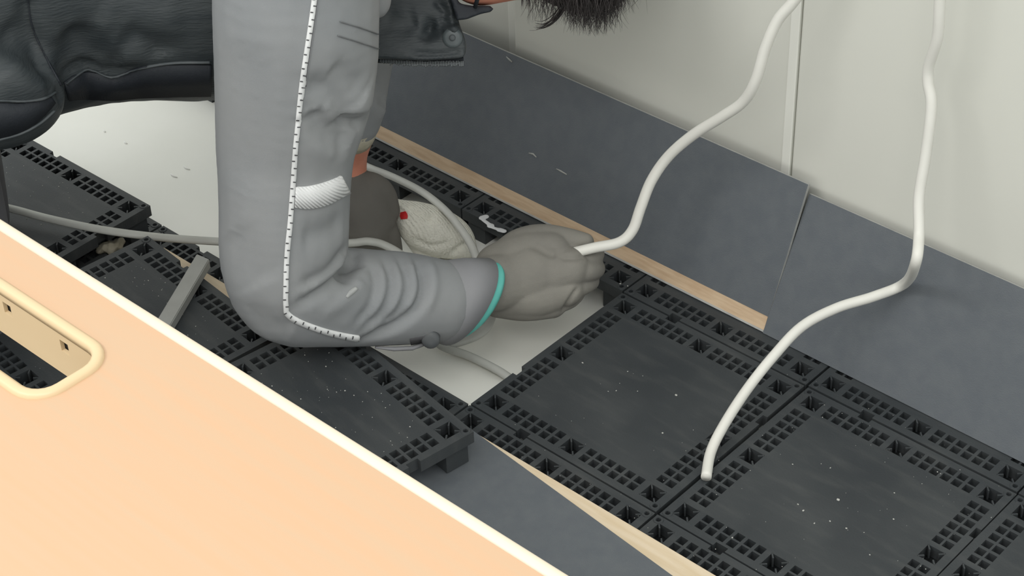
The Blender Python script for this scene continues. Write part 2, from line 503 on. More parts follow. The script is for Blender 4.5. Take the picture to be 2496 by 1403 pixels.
def cabinet(label, x0, x1, yf):
    e = empty('storage_cabinet', ((x0 + x1) / 2, yf + .2, -TH))
    link('body', from_bm(box_bm(x0 + .001, x1 - .001, yf + .02, yf + .45, -TH, .86, .003)), M['cabinet'], e)
    link('door', from_bm(box_bm(x0 + .0006, x1 - .0006, yf, yf + .019, -TH + .03, .855, .0025, 3)), M['cabinet'], e)
    link('edge_trim', from_bm(box_bm(x1 - .0120, x1 - .0007, yf - .0012, yf + .004, -TH + .03, .855, .001, 2)), M['trim'], e)  # pale strip painting the highlight of the rounded door edge
    tag(e, label, 'cabinet', 'cream storage cabinets along the wall')


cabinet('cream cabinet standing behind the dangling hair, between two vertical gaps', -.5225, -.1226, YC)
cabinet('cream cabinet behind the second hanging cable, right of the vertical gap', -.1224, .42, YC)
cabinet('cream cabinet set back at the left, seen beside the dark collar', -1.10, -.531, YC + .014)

# ------------------------------------------------------------------ leaning grey panels
LEAN = math.radians(22.4)


def lean_panel(label, x0, x1, y0, length, tan_strip, LEAN):
    e = empty('leaning_panel', ((x0 + x1) / 2, y0, 0))
    dv = Vector((0, math.sin(LEAN), math.cos(LEAN))); nv = Vector((0, -math.cos(LEAN), math.sin(LEAN)))
    th = .0042

    def slab(a, b, s0, s1, f0, f1, bev=.0005):
        bm = bmesh.new(); vs = []
        for f in (f0, f1):
            for (x, s) in ((a, s0), (b, s0), (b, s1), (a, s1)):
                vs.append(bm.verts.new(Vector((x, y0, .0012)) + dv * s + nv * f))
        for q in ((0, 3, 2, 1), (4, 5, 6, 7), (0, 1, 5, 4), (1, 2, 6, 5), (2, 3, 7, 6), (3, 0, 4, 7)): bm.faces.new([vs[k] for k in q])
        return bm
    lo = .018 if tan_strip else 0.0
    me = from_bm(slab(x0, x1, lo, length, -th, 0))
    me.materials.append(M['panel']); me.materials.append(M['paneledge'])
    for p in me.polygons:
        if abs(p.normal.dot(nv)) < .9: p.material_index = 1
    o = link('board', me, [], e)
    if tan_strip:
        link('bare_edge_strip', from_bm(slab(x0, x1, .0022, .018, -th - .004, .0006)), M['tan'], e)
        link('bottom_lip', from_bm(slab(x0, x1, 0, .0022, -th - .004, .0012)), M['paneledge'], e)
    tag(e, label, 'panel', 'dark grey panels leaning on the cabinets')


lean_panel('dark grey leaning panel with a bare tan strip along its bottom edge', -1.06, -.0872, .2925, .1720, True, math.radians(22.4))
lean_panel('plain dark grey leaning panel behind the second cable, at the right', -.0868, .62, .2905, .1620, False, math.radians(25.9))

# ------------------------------------------------------------------ wooden board and grey board on the near tiles
wb = link('wooden_board', from_bm(box_bm(-.70, .40, -.215, -.0385, .0002, .0122, .0006, 1)), M['wood'])
tag(wb, 'long pale wooden board lying on the tiles under the dark grey board', 'board')
a = Zp(1065, 985, .0164); b = Zp(1640, 1403, .0164)
dv = (b - a).normalized(); nv = Vector((dv.y, -dv.x, 0))
a2 = a - dv * .02; b2 = b + dv * .20
bm = bmesh.new(); vs = []
for z in (.0124, .0166):
    for p in (a2, b2, b2 + nv * .17, a2 + nv * .17): vs.append(bm.verts.new((p.x, p.y, z)))
for q in ((0, 3, 2, 1), (4, 5, 6, 7), (0, 1, 5, 4), (1, 2, 6, 5), (2, 3, 7, 6), (3, 0, 4, 7)): bm.faces.new([vs[k] for k in q])
me = from_bm(bm); me.materials.append(M['panel']); me.materials.append(M['paneledge'])
for p in me.polygons:
    if abs(p.normal.z) < .5: p.material_index = 1
tag(link('grey_board', me, []), 'dark grey board lying flat on the pale wooden board beside the desk', 'board')

# ------------------------------------------------------------------ desk with cable slot
DZ = 0.70
dy1 = -.6225; dy0 = -1.32
dk = empty('desk', (.1, -.95, 0))
# slot outline
sx0, sx1, sy0, sy1 = -.16, .1585, -.7040, -.6640


def rrect(x0, x1, y0, y1, r, n=6):
    out = []
    for cx, cy, a0 in ((x1 - r, y1 - r, 0), (x0 + r, y1 - r, 90), (x0 + r, y0 + r, 180), (x1 - r, y0 + r, 270)):
        for k in range(n + 1):
            a = math.radians(a0 + 90 * k / n); out.append((cx + r * math.cos(a), cy + r * math.sin(a)))
    return out


def plate_with_hole(x0, x1, y0, y1, hole, z0, z1, bev):
    bm = bmesh.new()
    n = len(hole)
    for z in (z1, z0):
        ov = [bm.verts.new((x, y, z)) for x, y in ((x1, y1), (x0, y1), (x0, y0), (x1, y0))]
        hv = [bm.verts.new((x, y, z)) for x, y in hole]
        q = n // 4
        for s in range(4):
            seg = hv[s * q:(s + 1) * q]
            nxt = hv[((s + 1) * q) % n]
            bm.faces.new([ov[s]] + seg[::-1])
            bm.faces.new([ov[s], ov[(s + 1) % 4], nxt, seg[-1]][::-1] if False else [ov[(s + 1) % 4], ov[s], seg[-1], nxt])
        if z == z1: top_o, top_h = ov, hv
        else: bot_o, bot_h = ov, hv
    for s in range(4): bm.faces.new((top_o[s], top_o[(s + 1) % 4], bot_o[(s + 1) % 4], bot_o[s]))
    for s in range(n): bm.faces.new((top_h[s], bot_h[s], bot_h[(s + 1) % n], top_h[(s + 1) % n]))
    bmesh.ops.recalc_face_normals(bm, faces=bm.faces)
    return bm


hole = rrect(sx0 - .004, sx1 + .004, sy0 - .004, sy1 + .004, .014)
link('desktop', from_bm(plate_with_hole(-.95, .95, dy0, dy1 - .009, hole, DZ - .027, DZ, 0)), M['desk'], dk)
# rounded band along the far edge, its highlight painted in as paler cream
pts = [(-.95, dy1 - .0035, DZ - .0135), (.95, dy1 - .0035, DZ - .0135)]
eb = box_bm(-.95, .95, dy1 - .0089, dy1, DZ - .027, DZ + .0004, .0042, 4)
link('edge_band', from_bm(eb), M['deskedge'], dk, True)
# raised plastic rim around the slot
rim_v = []; rim_f = []
prof = [(.0066, .0000), (.0062, .0016), (.0045, .0026), (.002, .0027), (.0002, .0016), (0, -.0005), (0, -.0030), (.001, -.0030)]
for off, dz in prof:
    rr = .012 + off
    for x, y in rrect(sx0 - off, sx1 + off, sy0 - off, sy1 + off, rr): rim_v.append((x, y, DZ + dz))
nr = len(hole)
for i in range(len(prof) - 1):
    for k in range(nr): rim_f.append((i * nr + k, i * nr + (k + 1) % nr, (i + 1) * nr + (k + 1) % nr, (i + 1) * nr + k))
slot = link('cable_slot_rim', pyd(rim_v, rim_f), M['rim'], dk, True)
# inner wall of the cable trough under the far side of the slot, with two square openings
wx = [(-.16, .0705), (.0705, .0775), (.0775, .1205), (.1205, .1275), (.1275, .162)]


def wall_piece(bm, x0, x1, z0, z1, y0=sy1 + .0005, y1=sy1 + .0028):
    vs = [bm.verts.new(p) for p in ((x0, y0, z0), (x1, y0, z0), (x1, y1, z0), (x0, y1, z0), (x0, y0, z1), (x1, y0, z1), (x1, y1, z1), (x0, y1, z1))]
    for q in ((0, 3, 2, 1), (4, 5, 6, 7), (0, 1, 5, 4), (1, 2, 6, 5), (2, 3, 7, 6), (3, 0, 4, 7)): bm.faces.new([vs[k] for k in q])


bm = bmesh.new(); zt, zb, h1, h0 = DZ - .003, DZ - .0333, DZ - .0080, DZ - .0155
for k, (x0, x1) in enumerate(wx):
    if k in (1, 3):
        wall_piece(bm, x0, x1, zb, h0); wall_piece(bm, x0, x1, h1, zt)
    else: wall_piece(bm, x0, x1, zb, zt)
wall_piece(bm, .1601, .162, zb, zt, sy0, sy1)
link('trough_wall', from_bm(bm), M['rim'], dk)
for k in (1, 3):
    bm = bmesh.new(); wall_piece(bm, wx[k][0] - .001, wx[k][1] + .001, h0 - .001, h1 + .001, sy1 + .0032, sy1 + .0045)
    link('opening_backing', from_bm(bm), M['black'], dk)  # black plate added to paint the shade inside the opening
for x in (-.88, .88):
    bm = box_bm(x - .025, x + .025, -1.28, -.68, .0005, .03, .004)
    link('foot', from_bm(bm), M['steel'], dk)
    link('leg', from_bm(box_bm(x - .02, x + .02, -1.02, -.94, .03, DZ - .05, .004)), M['steel'], dk)
    link('crossbar', from_bm(box_bm(x - .02, x + .02, -1.24, -.72, DZ - .05, DZ - .027, .002)), M['steel'], dk)
tag(dk, 'beech laminate desk with a beige cable slot, in the near corner', 'desk')

# ------------------------------------------------------------------ white cables
zt_ = .86
c1 = [(1335, 634, 2.11), (1356, 627, 2.082), (1400, 615, 2.066), (1450, 603, 2.062), (1510, 590, 2.058), (1542, 560, 2.055), (1562, 505, 2.048), (1588, 440, 2.04), (1630, 380, 2.025), (1690, 328, 2.0), (1760, 284, 1.968), (1812, 247, 1.945), (1842, 195, 1.922), (1866, 115, 1.902), (1895, 50, 1.887), (1935, 2, 1.872)]
w1 = [Tp(*q) for q in c1] + [Yp(1990, -80, .338), Yp(2020, -300, .343)]
w1 += [Vector((w1[-1].x + .01, YC - .03, .72)), Vector((w1[-1].x + .015, YC - .008, .84)), Vector((w1[-1].x + .02, YC + .03, zt_ + .0085)), Vector((w1[-1].x + .02, YC + .3, zt_ + .0065))]
pw = [Vector(q) for q in catmull([tuple(p) for p in w1], 8)]
tag(link('cable', tube(pw, .0058, n=14), M['cable'], None, True), 'white cable held in the gloved fist, rising past the cabinets', 'cable', 'white hanging cables')
w2 = [Vector((.0, YC + .3, zt_ + .0065)), Vector((.0, YC + .03, zt_ + .0085)), Vector((-.006, YC - .006, .835))]
w2 += [Yp(2275, -330, .345), Yp(2300, -120, .33), Yp(2291, 0, .328), Yp(2285, 90, .33), Yp(2264, 160, .333), Yp(2262, 200, .332), Yp(2270, 260, .328), Yp(2256, 380, .317), Yp(2240, 480, .305), Yp(2240, 570, .29), Yp(2232, 640, .27),
       Zp(2205, 690, .118), Zp(2130, 722, .102), Zp(2040, 750, .092), Zp(1955, 795, .08), Zp(1885, 868, .062), Zp(1820, 950, .042), Zp(1765, 1035, .022), Zp(1733, 1100, .009), Zp(1721, 1163, .0062)]
pw2 = [Vector(q) for q in catmull([tuple(p) for p in w2], 8)]
tag(link('cable', tube(pw2, .0054, n=14), M['cable'], None, True), 'white cable in front of the right cabinet, its cut end on the black tiles', 'cable', 'white hanging cables')

# ------------------------------------------------------------------ grey cables and duct
g1 = [Zp(-120, 480, .06), Zp(16, 506, .058), Zp(120, 533, .056), Zp(250, 560, .054), Zp(380, 577, .045), Zp(525, 588, .030), Zp(700, 596, .02), Zp(850, 592, .022), Zp(900, 588, .024), Zp(950, 603, .015), Zp(1040, 660, .0), Zp(1140, 715, -.012), Zp(1194, 752, -.018), Zp(1190, 790, -.022), Zp(1160, 818, -.025), Zp(1110, 836, -.027), Zp(1074, 838, -.0285), Zp(1088, 848, -.030), Zp(1145, 868, -.031), Zp(1210, 900, -.0315), Zp(1250, 926, -.0325), Zp(1300, 960, -.033)]
pg = [Vector(q) for q in catmull([tuple(p) for p in g1], 8)]
tag(link('grey_cable', tube(pg, .0053, .0042, n=14, ref=(0.2, 0.2, 1)), M['gcable'], None, True), 'flat grey cable running from the far left, under the forearm, to the front tile', 'cable', 'grey flat cables')
g2 = [Zp(780, 372, .0), Zp(860, 390, .015), Zp(900, 408, .02), Zp(960, 432, .022), Zp(1030, 468, .024), Zp(1085, 512, .026), Zp(1125, 560, .026), Zp(1150, 600, .024), Zp(1163, 640, .012), Zp(1165, 690, -.01), Zp(1150, 730, -.03)]
pg = [Vector(q) for q in catmull([tuple(p) for p in g2], 8)]
tag(link('grey_cable', tube(pg, .0050, .0040, n=14, ref=(0.2, 0.2, 1)), M['gcable'], None, True), 'grey cable arching over the white knitted bundle in the floor opening', 'cable', 'grey flat cables')
d0, d1 = Zp(497, 634, .0585), Zp(345, 890, .0585)
bm = bmesh.new()
dd = (d1 - d0).normalized(); dn = Vector((-dd.y, dd.x, 0)) * .0088
vs = []
for z in (.0528, .0645):
    for p in (d0 - dn - dd * .003, d0 + dn + dd * .004, d1 + dn, d1 - dn): vs.append(bm.verts.new((p.x, p.y, z)))
for q in ((0, 3, 2, 1), (4, 5, 6, 7), (0, 1, 5, 4), (1, 2, 6, 5), (2, 3, 7, 6), (3, 0, 4, 7)): bm.faces.new([vs[k] for k in q])
bmesh.ops.bevel(bm, geom=list(bm.edges), offset=.001, segments=2, affect='EDGES')
tag(link('cable_duct', from_bm(bm), M['duct']), 'short straight grey plastic duct strip lying across a loose black tile', 'duct')

# ------------------------------------------------------------------ white knitted bundle
PXM = FPX


def nd(x, y, rpx, t):
    return (Tp(x, y, t), rpx * t / PXM)


vs_, fs_ = sphere_soup([[nd(958, 488, 6, 2.245), nd(985, 515, 28, 2.25), nd(1020, 545, 54, 2.255), nd(1065, 565, 60, 2.26), nd(1105, 582, 50, 2.262), nd(1140, 606, 24, 2.262)], [nd(1000, 540, 40, 2.26), nd(1050, 600, 45, 2.28)]])
me = remesh(vs_, fs_, .0022, 4)
folds(me, [([(960, 485), (1000, 520), (1030, 528)], .003, .002), ([(1000, 515), (1040, 530), (1060, 528)], .003, -.003), ([(1005, 580), (1050, 600), (1100, 590)], .004, -.003), ([(1100, 620), (1125, 600), (1150, 590)], .004, -.004)])
kb = bvh_of(me)
bun = empty('knitted_bundle', Tp(1060, 570, 2.26))
link('knit_cloth', me, M['cloth'], bun, True)
link('red_mark', ribbon(kb, [(983, 516, 12), (985, 525, 18), (986, 534, 14)], 14, .0006, .0006, 2), M['red'], bun)
tag(bun, 'crumpled white knitted bundle with a small red mark, under the far glove', 'cloth')

# ------------------------------------------------------------------ person
per = empty('person', Tp(-250, 400, 1.95))
tag(per, 'person bending over in grey work jacket and dark vest, gripping a white cable', 'person')

sleeve_n = [(735, -160, 218, 1.79), (724, -60, 208, 1.805), (722, 40, 205, 1.82), (722, 130, 202, 1.84), (714, 240, 191, 1.865), (698, 340, 173, 1.885), (694, 430, 164, 1.90), (693, 520, 161, 1.915), (692, 600, 159, 1.93), (697, 660, 153, 1.94), (716, 703, 142, 1.952), (790, 720, 127, 1.968), (880, 725, 121, 1.988), (980, 727, 115, 2.008), (1060, 732, 104, 2.026)]
far_n = [(1000, -420, 120, 1.98), (950, -200, 108, 2.0), (905, -60, 100, 2.03), (888, 60, 90, 2.06), (876, 160, 80, 2.09), (868, 240, 75, 2.115), (862, 290, 68, 2.13)]
torso_n = [(760, -330, .125, 1.96), (640, -200, .150, 1.97), (515, -122, .155, 1.985), (330, -110, .152, 1.985), (180, -100, .153, 1.975), (-10, -70, .160, 1.955), (-230, 10, .165, 1.93)]


def body_chain(lst, k, px=True):
    return [(Tp(x, y, t), (r * t / PXM if px else r) * k) for x, y, r, t in lst]


hip = Tp(-230, 10, 1.93)
face_dir = (Tp(515, -122, 1.985) - hip).normalized()
fd = Vector((face_dir.x, face_dir.y, 0)).normalized(); side = Vector((-fd.y, fd.x, 0))
hn = hip - side * .085 - fd * .030 + Vector((0, 0, -.03)); hf = hip + side * .085 - fd * .030 + Vector((0, 0, -.03))
leg_chains = []
for h in (hn, hf):
    knee = Vector((h.x, h.y, 0)) + fd * .02 + Vector((0, 0, .062))
    ank = knee - fd * .40 + Vector((0, 0, -.012))
    leg_chains.append([(h, .088), (h * .5 + knee * .5, .078), (knee, .06)])
    leg_chains.append([(knee, .058), (knee * .5 + ank * .5, .056), (ank, .042)])
neck0 = Tp(830, -330, 1.96)
head_nodes = [[(neck0, .06), (Tp(960, -250, 1.955), .055), (Tp(1090, -190, 1.95), .057)],
              [(Tp(1230, -235, 1.955), .088), (Tp(1370, -230, 1.955), .086)],
              [(Tp(1250, -150, 1.945), .062), (Tp(1165, -70, 1.94), .036)],      # jaw to chin
              [(Tp(1290, -120, 1.94), .050), (Tp(1400, -140, 1.945), .055)],
              [(Tp(1275, -60, 1.935), .014), (Tp(1245, -25, 1.93), .010)],       # nose
              [(Tp(1180, -215, 1.875), .016), (Tp(1200, -200, 1.870), .012)]]    # ear
soup = head_nodes + [body_chain(torso_n, .88, False), body_chain(sleeve_n, .50), body_chain(far_n, .55),
                     [(Tp(760, -330, 1.96), .11), (Tp(735, -160, 1.79), .06)], [(Tp(760, -330, 1.96), .11), (Tp(1000, -420, 1.98), .06)],
                     [(Tp(862, 290, 2.13), .030), (Tp(846, 370, 2.185), .0245), (Tp(842, 430, 2.20), .025)],
                     [(Tp(1060, 732, 2.026), .036), (Tp(1150, 705, 2.045), .028), (Tp(1200, 690, 2.055), .027)]]
soup += [[(c[0], c[1] * .85) for c in ch] for ch in leg_chains]
vs_, fs_ = sphere_soup(soup)
body = link('body', remesh(vs_, fs_, .006, 4), M['skin'], per, True)
# eyes, mouth
for y in (1.905, 1.985):
    ev, ef = ico(); c = Tp(1330, -80, y)
    link('eye', pyd(ev * .008 + np.array(c), [tuple(int(i) for i in q) for q in ef]), M['eye'], per, True)
link('mouth', tube([Tp(1195, -45, 1.905), Tp(1200, -32, 1.935), Tp(1195, -45, 1.965)], [.002, .005, .002], n=8), M['lip'], per, True)

# near sleeve
vs_, fs_ = sphere_soup([body_chain(sleeve_n, 1.0)])
near_me = remesh(vs_, fs_, .0036, 4)
S = [([(738, 204), (790, 220), (826, 255), (842, 290), (846, 310)], .012, -.008),
     ([(808, 168), (845, 190), (880, 222)], .013, -.006),
     ([(765, 270), (782, 312), (820, 340), (866, 346)], .016, -.011),
     ([(872, 245), (880, 262), (878, 275)], .022, .006),
     ([(795, 262), (818, 282), (832, 305)], .010, .004),
     ([(836, 302), (858, 304), (880, 303), (905, 300)], .007, -.011),
     ([(745, 290), (775, 352), (835, 372)], .012, .004),
     ([(735, 580), (790, 570), (840, 540)], .014, -.005),
     ([(735, 700), (800, 665), (850, 600)], .008, -.006),
     ([(722, 745), (800, 700), (842, 655), (862, 612)], .007, -.009),
     ([(835, 690), (852, 655), (866, 625)], .006, -.012),
     ([(860, 600), (872, 630), (880, 650)], .006, -.006),
     ([(730, 725), (800, 680), (848, 630)], .008, .004),
     ([(780, 770), (850, 720), (885, 680)], .010, .004),
     ([(905, 640), (918, 690), (905, 745), (865, 795)], .006, -.005),
     ([(940, 628), (955, 690), (935, 760), (880, 810)], .006, -.006),
     ([(975, 622), (995, 690), (975, 755), (925, 805)], .006, -.006),
     ([(1015, 620), (1033, 690), (1015, 750), (960, 800), (880, 830)], .006, -.009),
     ([(925, 640), (936, 700), (915, 760)], .006, .003), ([(958, 632), (975, 700), (955, 765)], .006, .003), ([(998, 630), (1012, 700), (995, 760)], .006, .003),
     ([(1045, 630), (1058, 690), (1040, 760)], .006, .003),
     ([(600, 760), (660, 790), (720, 800)], .02, -.004), ([(560, 560), (600, 640), (640, 700)], .03, -.004), ([(600, 100), (620, 300), (610, 480)], .03, -.003)]
folds(near_me, S)
nb = bvh_of(near_me)
ns = link('jacket_sleeve', near_me, M['sleeve'], per, True)
tag(ns, 'grey sleeve with white reflective piping and arm band')
OFF = Matrix.Translation(-per.location)


def onsleeve(name, me, mat, smooth=True, part=None):
    me.transform(Matrix())
    o = sub(name, me, mat, part or ns, smooth)
    return o


pip = [(776, -150), (768, -30), (760, 40), (748, 120), (735, 210), (726, 300), (719, 380), (714, 450), (707, 540), (700, 610), (697, 680), (697, 745), (703, 765), (735, 785), (790, 805), (840, 817), (876, 823)]
onsleeve('reflective_piping', ribbon(nb, pip, 12, .0012, .0012, 3), M['piping'])
# dark stitches across the piping
c = catmull(pip, 24); acc = [c[0]]
for q in c[1:]:
    if np.linalg.norm(q - acc[-1]) >= 15: acc.append(q)
bm = bmesh.new()
for i in range(1, len(acc) - 1):
    d = acc[i + 1] - acc[i - 1]; d /= np.linalg.norm(d); n_ = np.array([-d[1], d[0]])
    s0, s1 = ((-6, 1), (-1, 6))[i % 2]
    quad = []
    for (s, l) in ((s0, -1.3), (s1, -1.3), (s1, 1.3), (s0, 1.3)):
        q = acc[i] + n_ * s + d * l
        loc, nn = hit(nb, q[0], q[1])
        if loc is None: break
        quad.append(bm.verts.new(loc + nn * .0030))
    if len(quad) == 4:
        ex = bmesh.ops.extrude_face_region(bm, geom=[bm.faces.new(quad)])
        bmesh.ops.translate(bm, verts=[g for g in ex['geom'] if isinstance(g, bmesh.types.BMVert)], vec=ray(700, 400) * .0012)
st = from_bm(bm); onsleeve('piping_stitches', st, M['stitch'], False)
onsleeve('reflective_band', ribbon(nb, [(719, 479, 50), (750, 480, 54), (785, 473, 54), (820, 458, 48), (845, 446, 48), (856, 440, 50)], 50, .0012, .0012, 4), M['reflect'])
for pts in ([(828, 52), (880, 68), (928, 86)], [(822, 86), (870, 101), (926, 120)]):
    onsleeve('pocket_seam', ribbon(nb, pts, 2.6, .0008, .0008, 3), M['seam'])
onsleeve('side_seam', ribbon(nb, [(776, -30), (770, 40), (758, 120), (745, 210)], 2.0, .0004, .0005, 4), M['cuff'])
onsleeve('chalk_smudge', ribbon(nb, [(845, 724, 6), (856, 712, 12), (872, 700, 8)], 10, .0003, .0004, 3), M['dirt'])

# cuff: rings given by their top and bottom points
rings = [((1046, 628), (1030, 838), 2.022, .10), ((1082, 634), (1064, 830), 2.030, .12), ((1130, 628), (1074, 838), 2.036, .24), ((1187, 628), (1088, 842), 2.044, .36)]


def ringtube(rings, n=40, inner=.003):
    v = []; f = []
    seq = list(rings)
    data = []
    for tp, bt, t, sk in seq:
        a_, b_2 = Tp(*tp, t), Tp(*bt, t); c_ = (a_ + b_2) / 2; av = (a_ - b_2) / 2; r = av.length
        bv = (-FW + RX * (sk * 2.0)).normalized() * r * .88
        data.append((c_, av, bv))
    full = data + [(c_, av * (1 - inner / av.length), bv * (1 - inner / bv.length)) for c_, av, bv in data[::-1]]
    for c_, av, bv in full:
        for k in range(n):
            th = 2 * math.pi * k / n
            v.append(c_ + av * math.cos(th) + bv * math.sin(th))
    m = len(full)
    for i in range(m):
        for k in range(n):
            i2 = (i + 1) % m
            f.append((i * n + k, i * n + (k + 1) % n, i2 * n + (k + 1) % n, i2 * n + k))
    return pyd(v, f)


cuff_me = ringtube(rings)
cf = link('cuff', cuff_me, M['cuff'], per, True)
cb = bvh_of(cuff_me)
onsleeve('cuff_seam', ribbon(cb, [(1088, 650), (1086, 700), (1080, 760), (1068, 820)], 3, .0004, .0006, 3), M['stitch'], True, cf)
# snap button, slit and tab at the cuff opening
c_, n_ = Tp(1050, 827, 1.992), (-FW + DN * .3).normalized()
link('cuff_snap', tube([c_ - n_ * .010, c_ + n_ * .001, c_ + n_ * .003, c_ + n_ * .0035], [.0095, .0098, .0085, .003], n=20), M['snap'], per, True)
onsleeve('cuff_slit', ribbon(nb, [(935, 842, 3), (975, 836, 12), (1010, 830, 15), (1042, 822, 10)], 10, .0004, .0006, 3), M['stitch'])  # dark ribbon painting the shade inside the open slit
link('cuff_tab', tube([Tp(915, 846, 1.985), Tp(960, 850, 1.99), Tp(1005, 848, 2.0), Tp(1040, 836, 2.005)], [.0012, .0024, .0024, .002], .003, n=12, ref=FW), M['cuff'], per, True)

# shoulder of the jacket seen behind the sleeve
vs_, fs_ = sphere_soup([[nd(860, -90, 90, 1.87), nd(890, -30, 66, 1.875), nd(912, 8, 42, 1.88)]])
link('jacket_shoulder', remesh(vs_, fs_, .004, 4), M['sleeve'], per, True)

# far sleeve
vs_, fs_ = sphere_soup([body_chain(far_n, 1.0)])
fm = remesh(vs_, fs_, .004, 4)
folds(fm, [([(900, 180), (925, 230), (945, 260)], .01, -.005), ([(905, 250), (930, 270), (940, 290)], .01, .004)])
link('jacket_sleeve_far', fm, M['sleeve'], per, True)
link('sleeve_lining', tube([Tp(860, 290, 2.128), Tp(856, 318, 2.145), Tp(854, 331, 2.153)], [.030, .0285, .0265], n=24), M['foam'], per, True)


# gloves
def glove(name, chains, voxel, mat, sm=5):
    out = []
    for ch in chains:
        out.append([(Tp(x, y, t), r) for x, y, t, r in ch])
    v_, f_ = sphere_soup(out)
    me = remesh(v_, f_, voxel, sm)
    return link(name, me, mat, per, True), me


T0 = 2.075
near_ch = [
    [(1105, 720, 2.036, .028), (1170, 698, 2.052, .030), (1205, 690, 2.058, .031), (1250, 678, T0 - .005, .033), (1300, 660, T0, .036)],
    [(1215, 650, T0, .026), (1280, 622, T0, .026), (1345, 612, T0 - .004, .022)],
    [(1215, 690, T0, .029), (1300, 668, T0, .032), (1385, 652, T0 - .008, .023)],
    [(1215, 715, T0, .026), (1300, 712, T0, .028), (1378, 700, T0 - .002, .021)],
    [(1215, 730, T0, .020), (1280, 738, T0 + .002, .020), (1345, 738, T0 + .006, .017)],
    # thumb
    [(1225, 640, T0 + .005, .022), (1270, 600, T0 + .006, .020), (1325, 582, T0 + .004, .0165), (1385, 583, T0 + .002, .0125), (1425, 590, T0 + .004, .0105)],
    # index, middle, ring, little
    [(1345, 612, T0 - .004, .0165), (1400, 643, T0 - .004, .0130), (1448, 622, T0 + .012, .0108), (1440, 610, T0 + .035, .0100), (1400, 615, T0 + .045, .0095)],
    [(1385, 652, T0 - .006, .0150), (1425, 660, T0 - .006, .0125), (1451, 655, T0 + .014, .0110), (1440, 650, T0 + .040, .0100), (1395, 650, T0 + .048, .0095)],
    [(1378, 700, T0 - .002, .0140), (1415, 695, T0 + .002, .0120), (1438, 685, T0 + .020, .0105), (1425, 685, T0 + .044, .0098), (1385, 690, T0 + .050, .0092)],
    [(1345, 738, T0 + .006, .0130), (1385, 728, T0 + .008, .0115), (1405, 712, T0 + .026, .0098), (1390, 712, T0 + .046, .0090), (1360, 716, T0 + .050, .0085)]]
gl, gme = glove('glove', near_ch, .0017, M['glove'])
folds(gme, [([(1370, 760), (1390, 730), (1410, 700)], .003, -.003), ([(1365, 628), (1400, 628), (1430, 622)], .004, -.003), ([(1290, 590), (1330, 610), (1360, 620)], .006, -.003)])
gl['label'] = 'grey work glove gripping the white cable'
sub('teal_hem', ringtube([((1180, 634), (1090, 832), 2.043, .36), ((1200, 636), (1114, 826), 2.047, .38), ((1206, 642), (1126, 818), 2.049, .38)], 40, .002), M['teal'], gl, True)

FT = 2.20
far_ch = [
    [(844, 452, FT, .0262), (856, 475, FT + .008, .029), (875, 500, FT + .02, .033), (890, 550, FT + .035, .032)],
    [(856, 450, FT, .024), (895, 485, FT + .01, .024), (925, 535, FT + .03, .021)],
    [(852, 455, FT, .024), (880, 520, FT + .02, .026), (905, 580, FT + .045, .022)],
    [(862, 455, FT, .020), (908, 458, FT + .005, .018), (938, 475, FT + .015, .0135), (952, 515, FT + .03, .0115)],
    [(925, 535, FT + .03, .0165), (950, 575, FT + .045, .0125), (960, 610, FT + .065, .0108)],
    [(905, 580, FT + .045, .0165), (930, 615, FT + .06, .0125), (925, 640, FT + .08, .0108)],
    [(880, 590, FT + .045, .0155), (890, 625, FT + .065, .0122), (880, 645, FT + .083, .0105)],
    [(862, 580, FT + .045, .0135), (860, 615, FT + .06, .0110), (850, 635, FT + .078, .0095)]]
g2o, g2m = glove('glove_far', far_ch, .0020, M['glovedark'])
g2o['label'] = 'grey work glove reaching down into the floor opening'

# vest: torso, hem bulge
vs_, fs_ = sphere_soup([body_chain(torso_n, 1.0, False), [(Tp(735, -330, 1.93), .12), (Tp(745, -260, 1.83), .09)],
                        [nd(-200, 170, 165, 1.87), nd(-100, 195, 165, 1.865), nd(-20, 210, 158, 1.865), nd(35, 222, 125, 1.868), nd(72, 228, 78, 1.875)], [(Tp(-60, 60, 1.91), .10), (Tp(60, 60, 1.915), .08), (Tp(130, 110, 1.92), .045)]])
vm = remesh(vs_, fs_, .0055, 6)
folds(vm, [([(65, -20), (75, 60), (110, 140), (145, 205)], .010, -.008), ([(0, 70), (60, 120), (130, 190)], .02, -.010), ([(160, 75), (230, 130), (300, 150)], .02, -.010), ([(300, 70), (370, 110), (390, 140)], .018, -.008),
           ([(205, 60), (180, 130), (160, 200)], .016, -.007), ([(250, 120), (320, 130), (360, 110)], .02, .008), ([(20, 150), (70, 190), (120, 200)], .02, .007), ([(240, 20), (330, 40), (450, 30)], .03, .006), ([(205, 165), (215, 200), (218, 240)], .01, -.008),
           ([(155, 200), (205, 168), (260, 180), (350, 155)], .006, -.005), ([(0, 243), (60, 245), (110, 240), (145, 215)], .008, -.002), ([(148, 215), (152, 235), (153, 255)], .006, -.006)])
vb_ = bvh_of(vm)
vo = link('vest', vm, M['vest'], per, True)
vo['label'] = 'dark quilted vest'
onsleeve('vest_hem', ribbon(vb_, [(160, 222, 44), (210, 207, 64), (280, 214, 54), (350, 198, 74), (440, 194, 76), (515, 194, 74)], 60, .0008, .0014, 5), M['vestside'], True, vo)
onsleeve('hem_seam', ribbon(vb_, [(158, 204), (205, 170), (230, 172), (275, 187), (340, 165), (420, 152), (512, 150)], 3, .0014, .0012, 3), M['vesttrim'], True, vo)
onsleeve('vest_seam', ribbon(vb_, [(66, -20), (78, 60), (112, 140), (148, 208)], 3, .0005, .0010, 3), M['vestside'], True, vo)
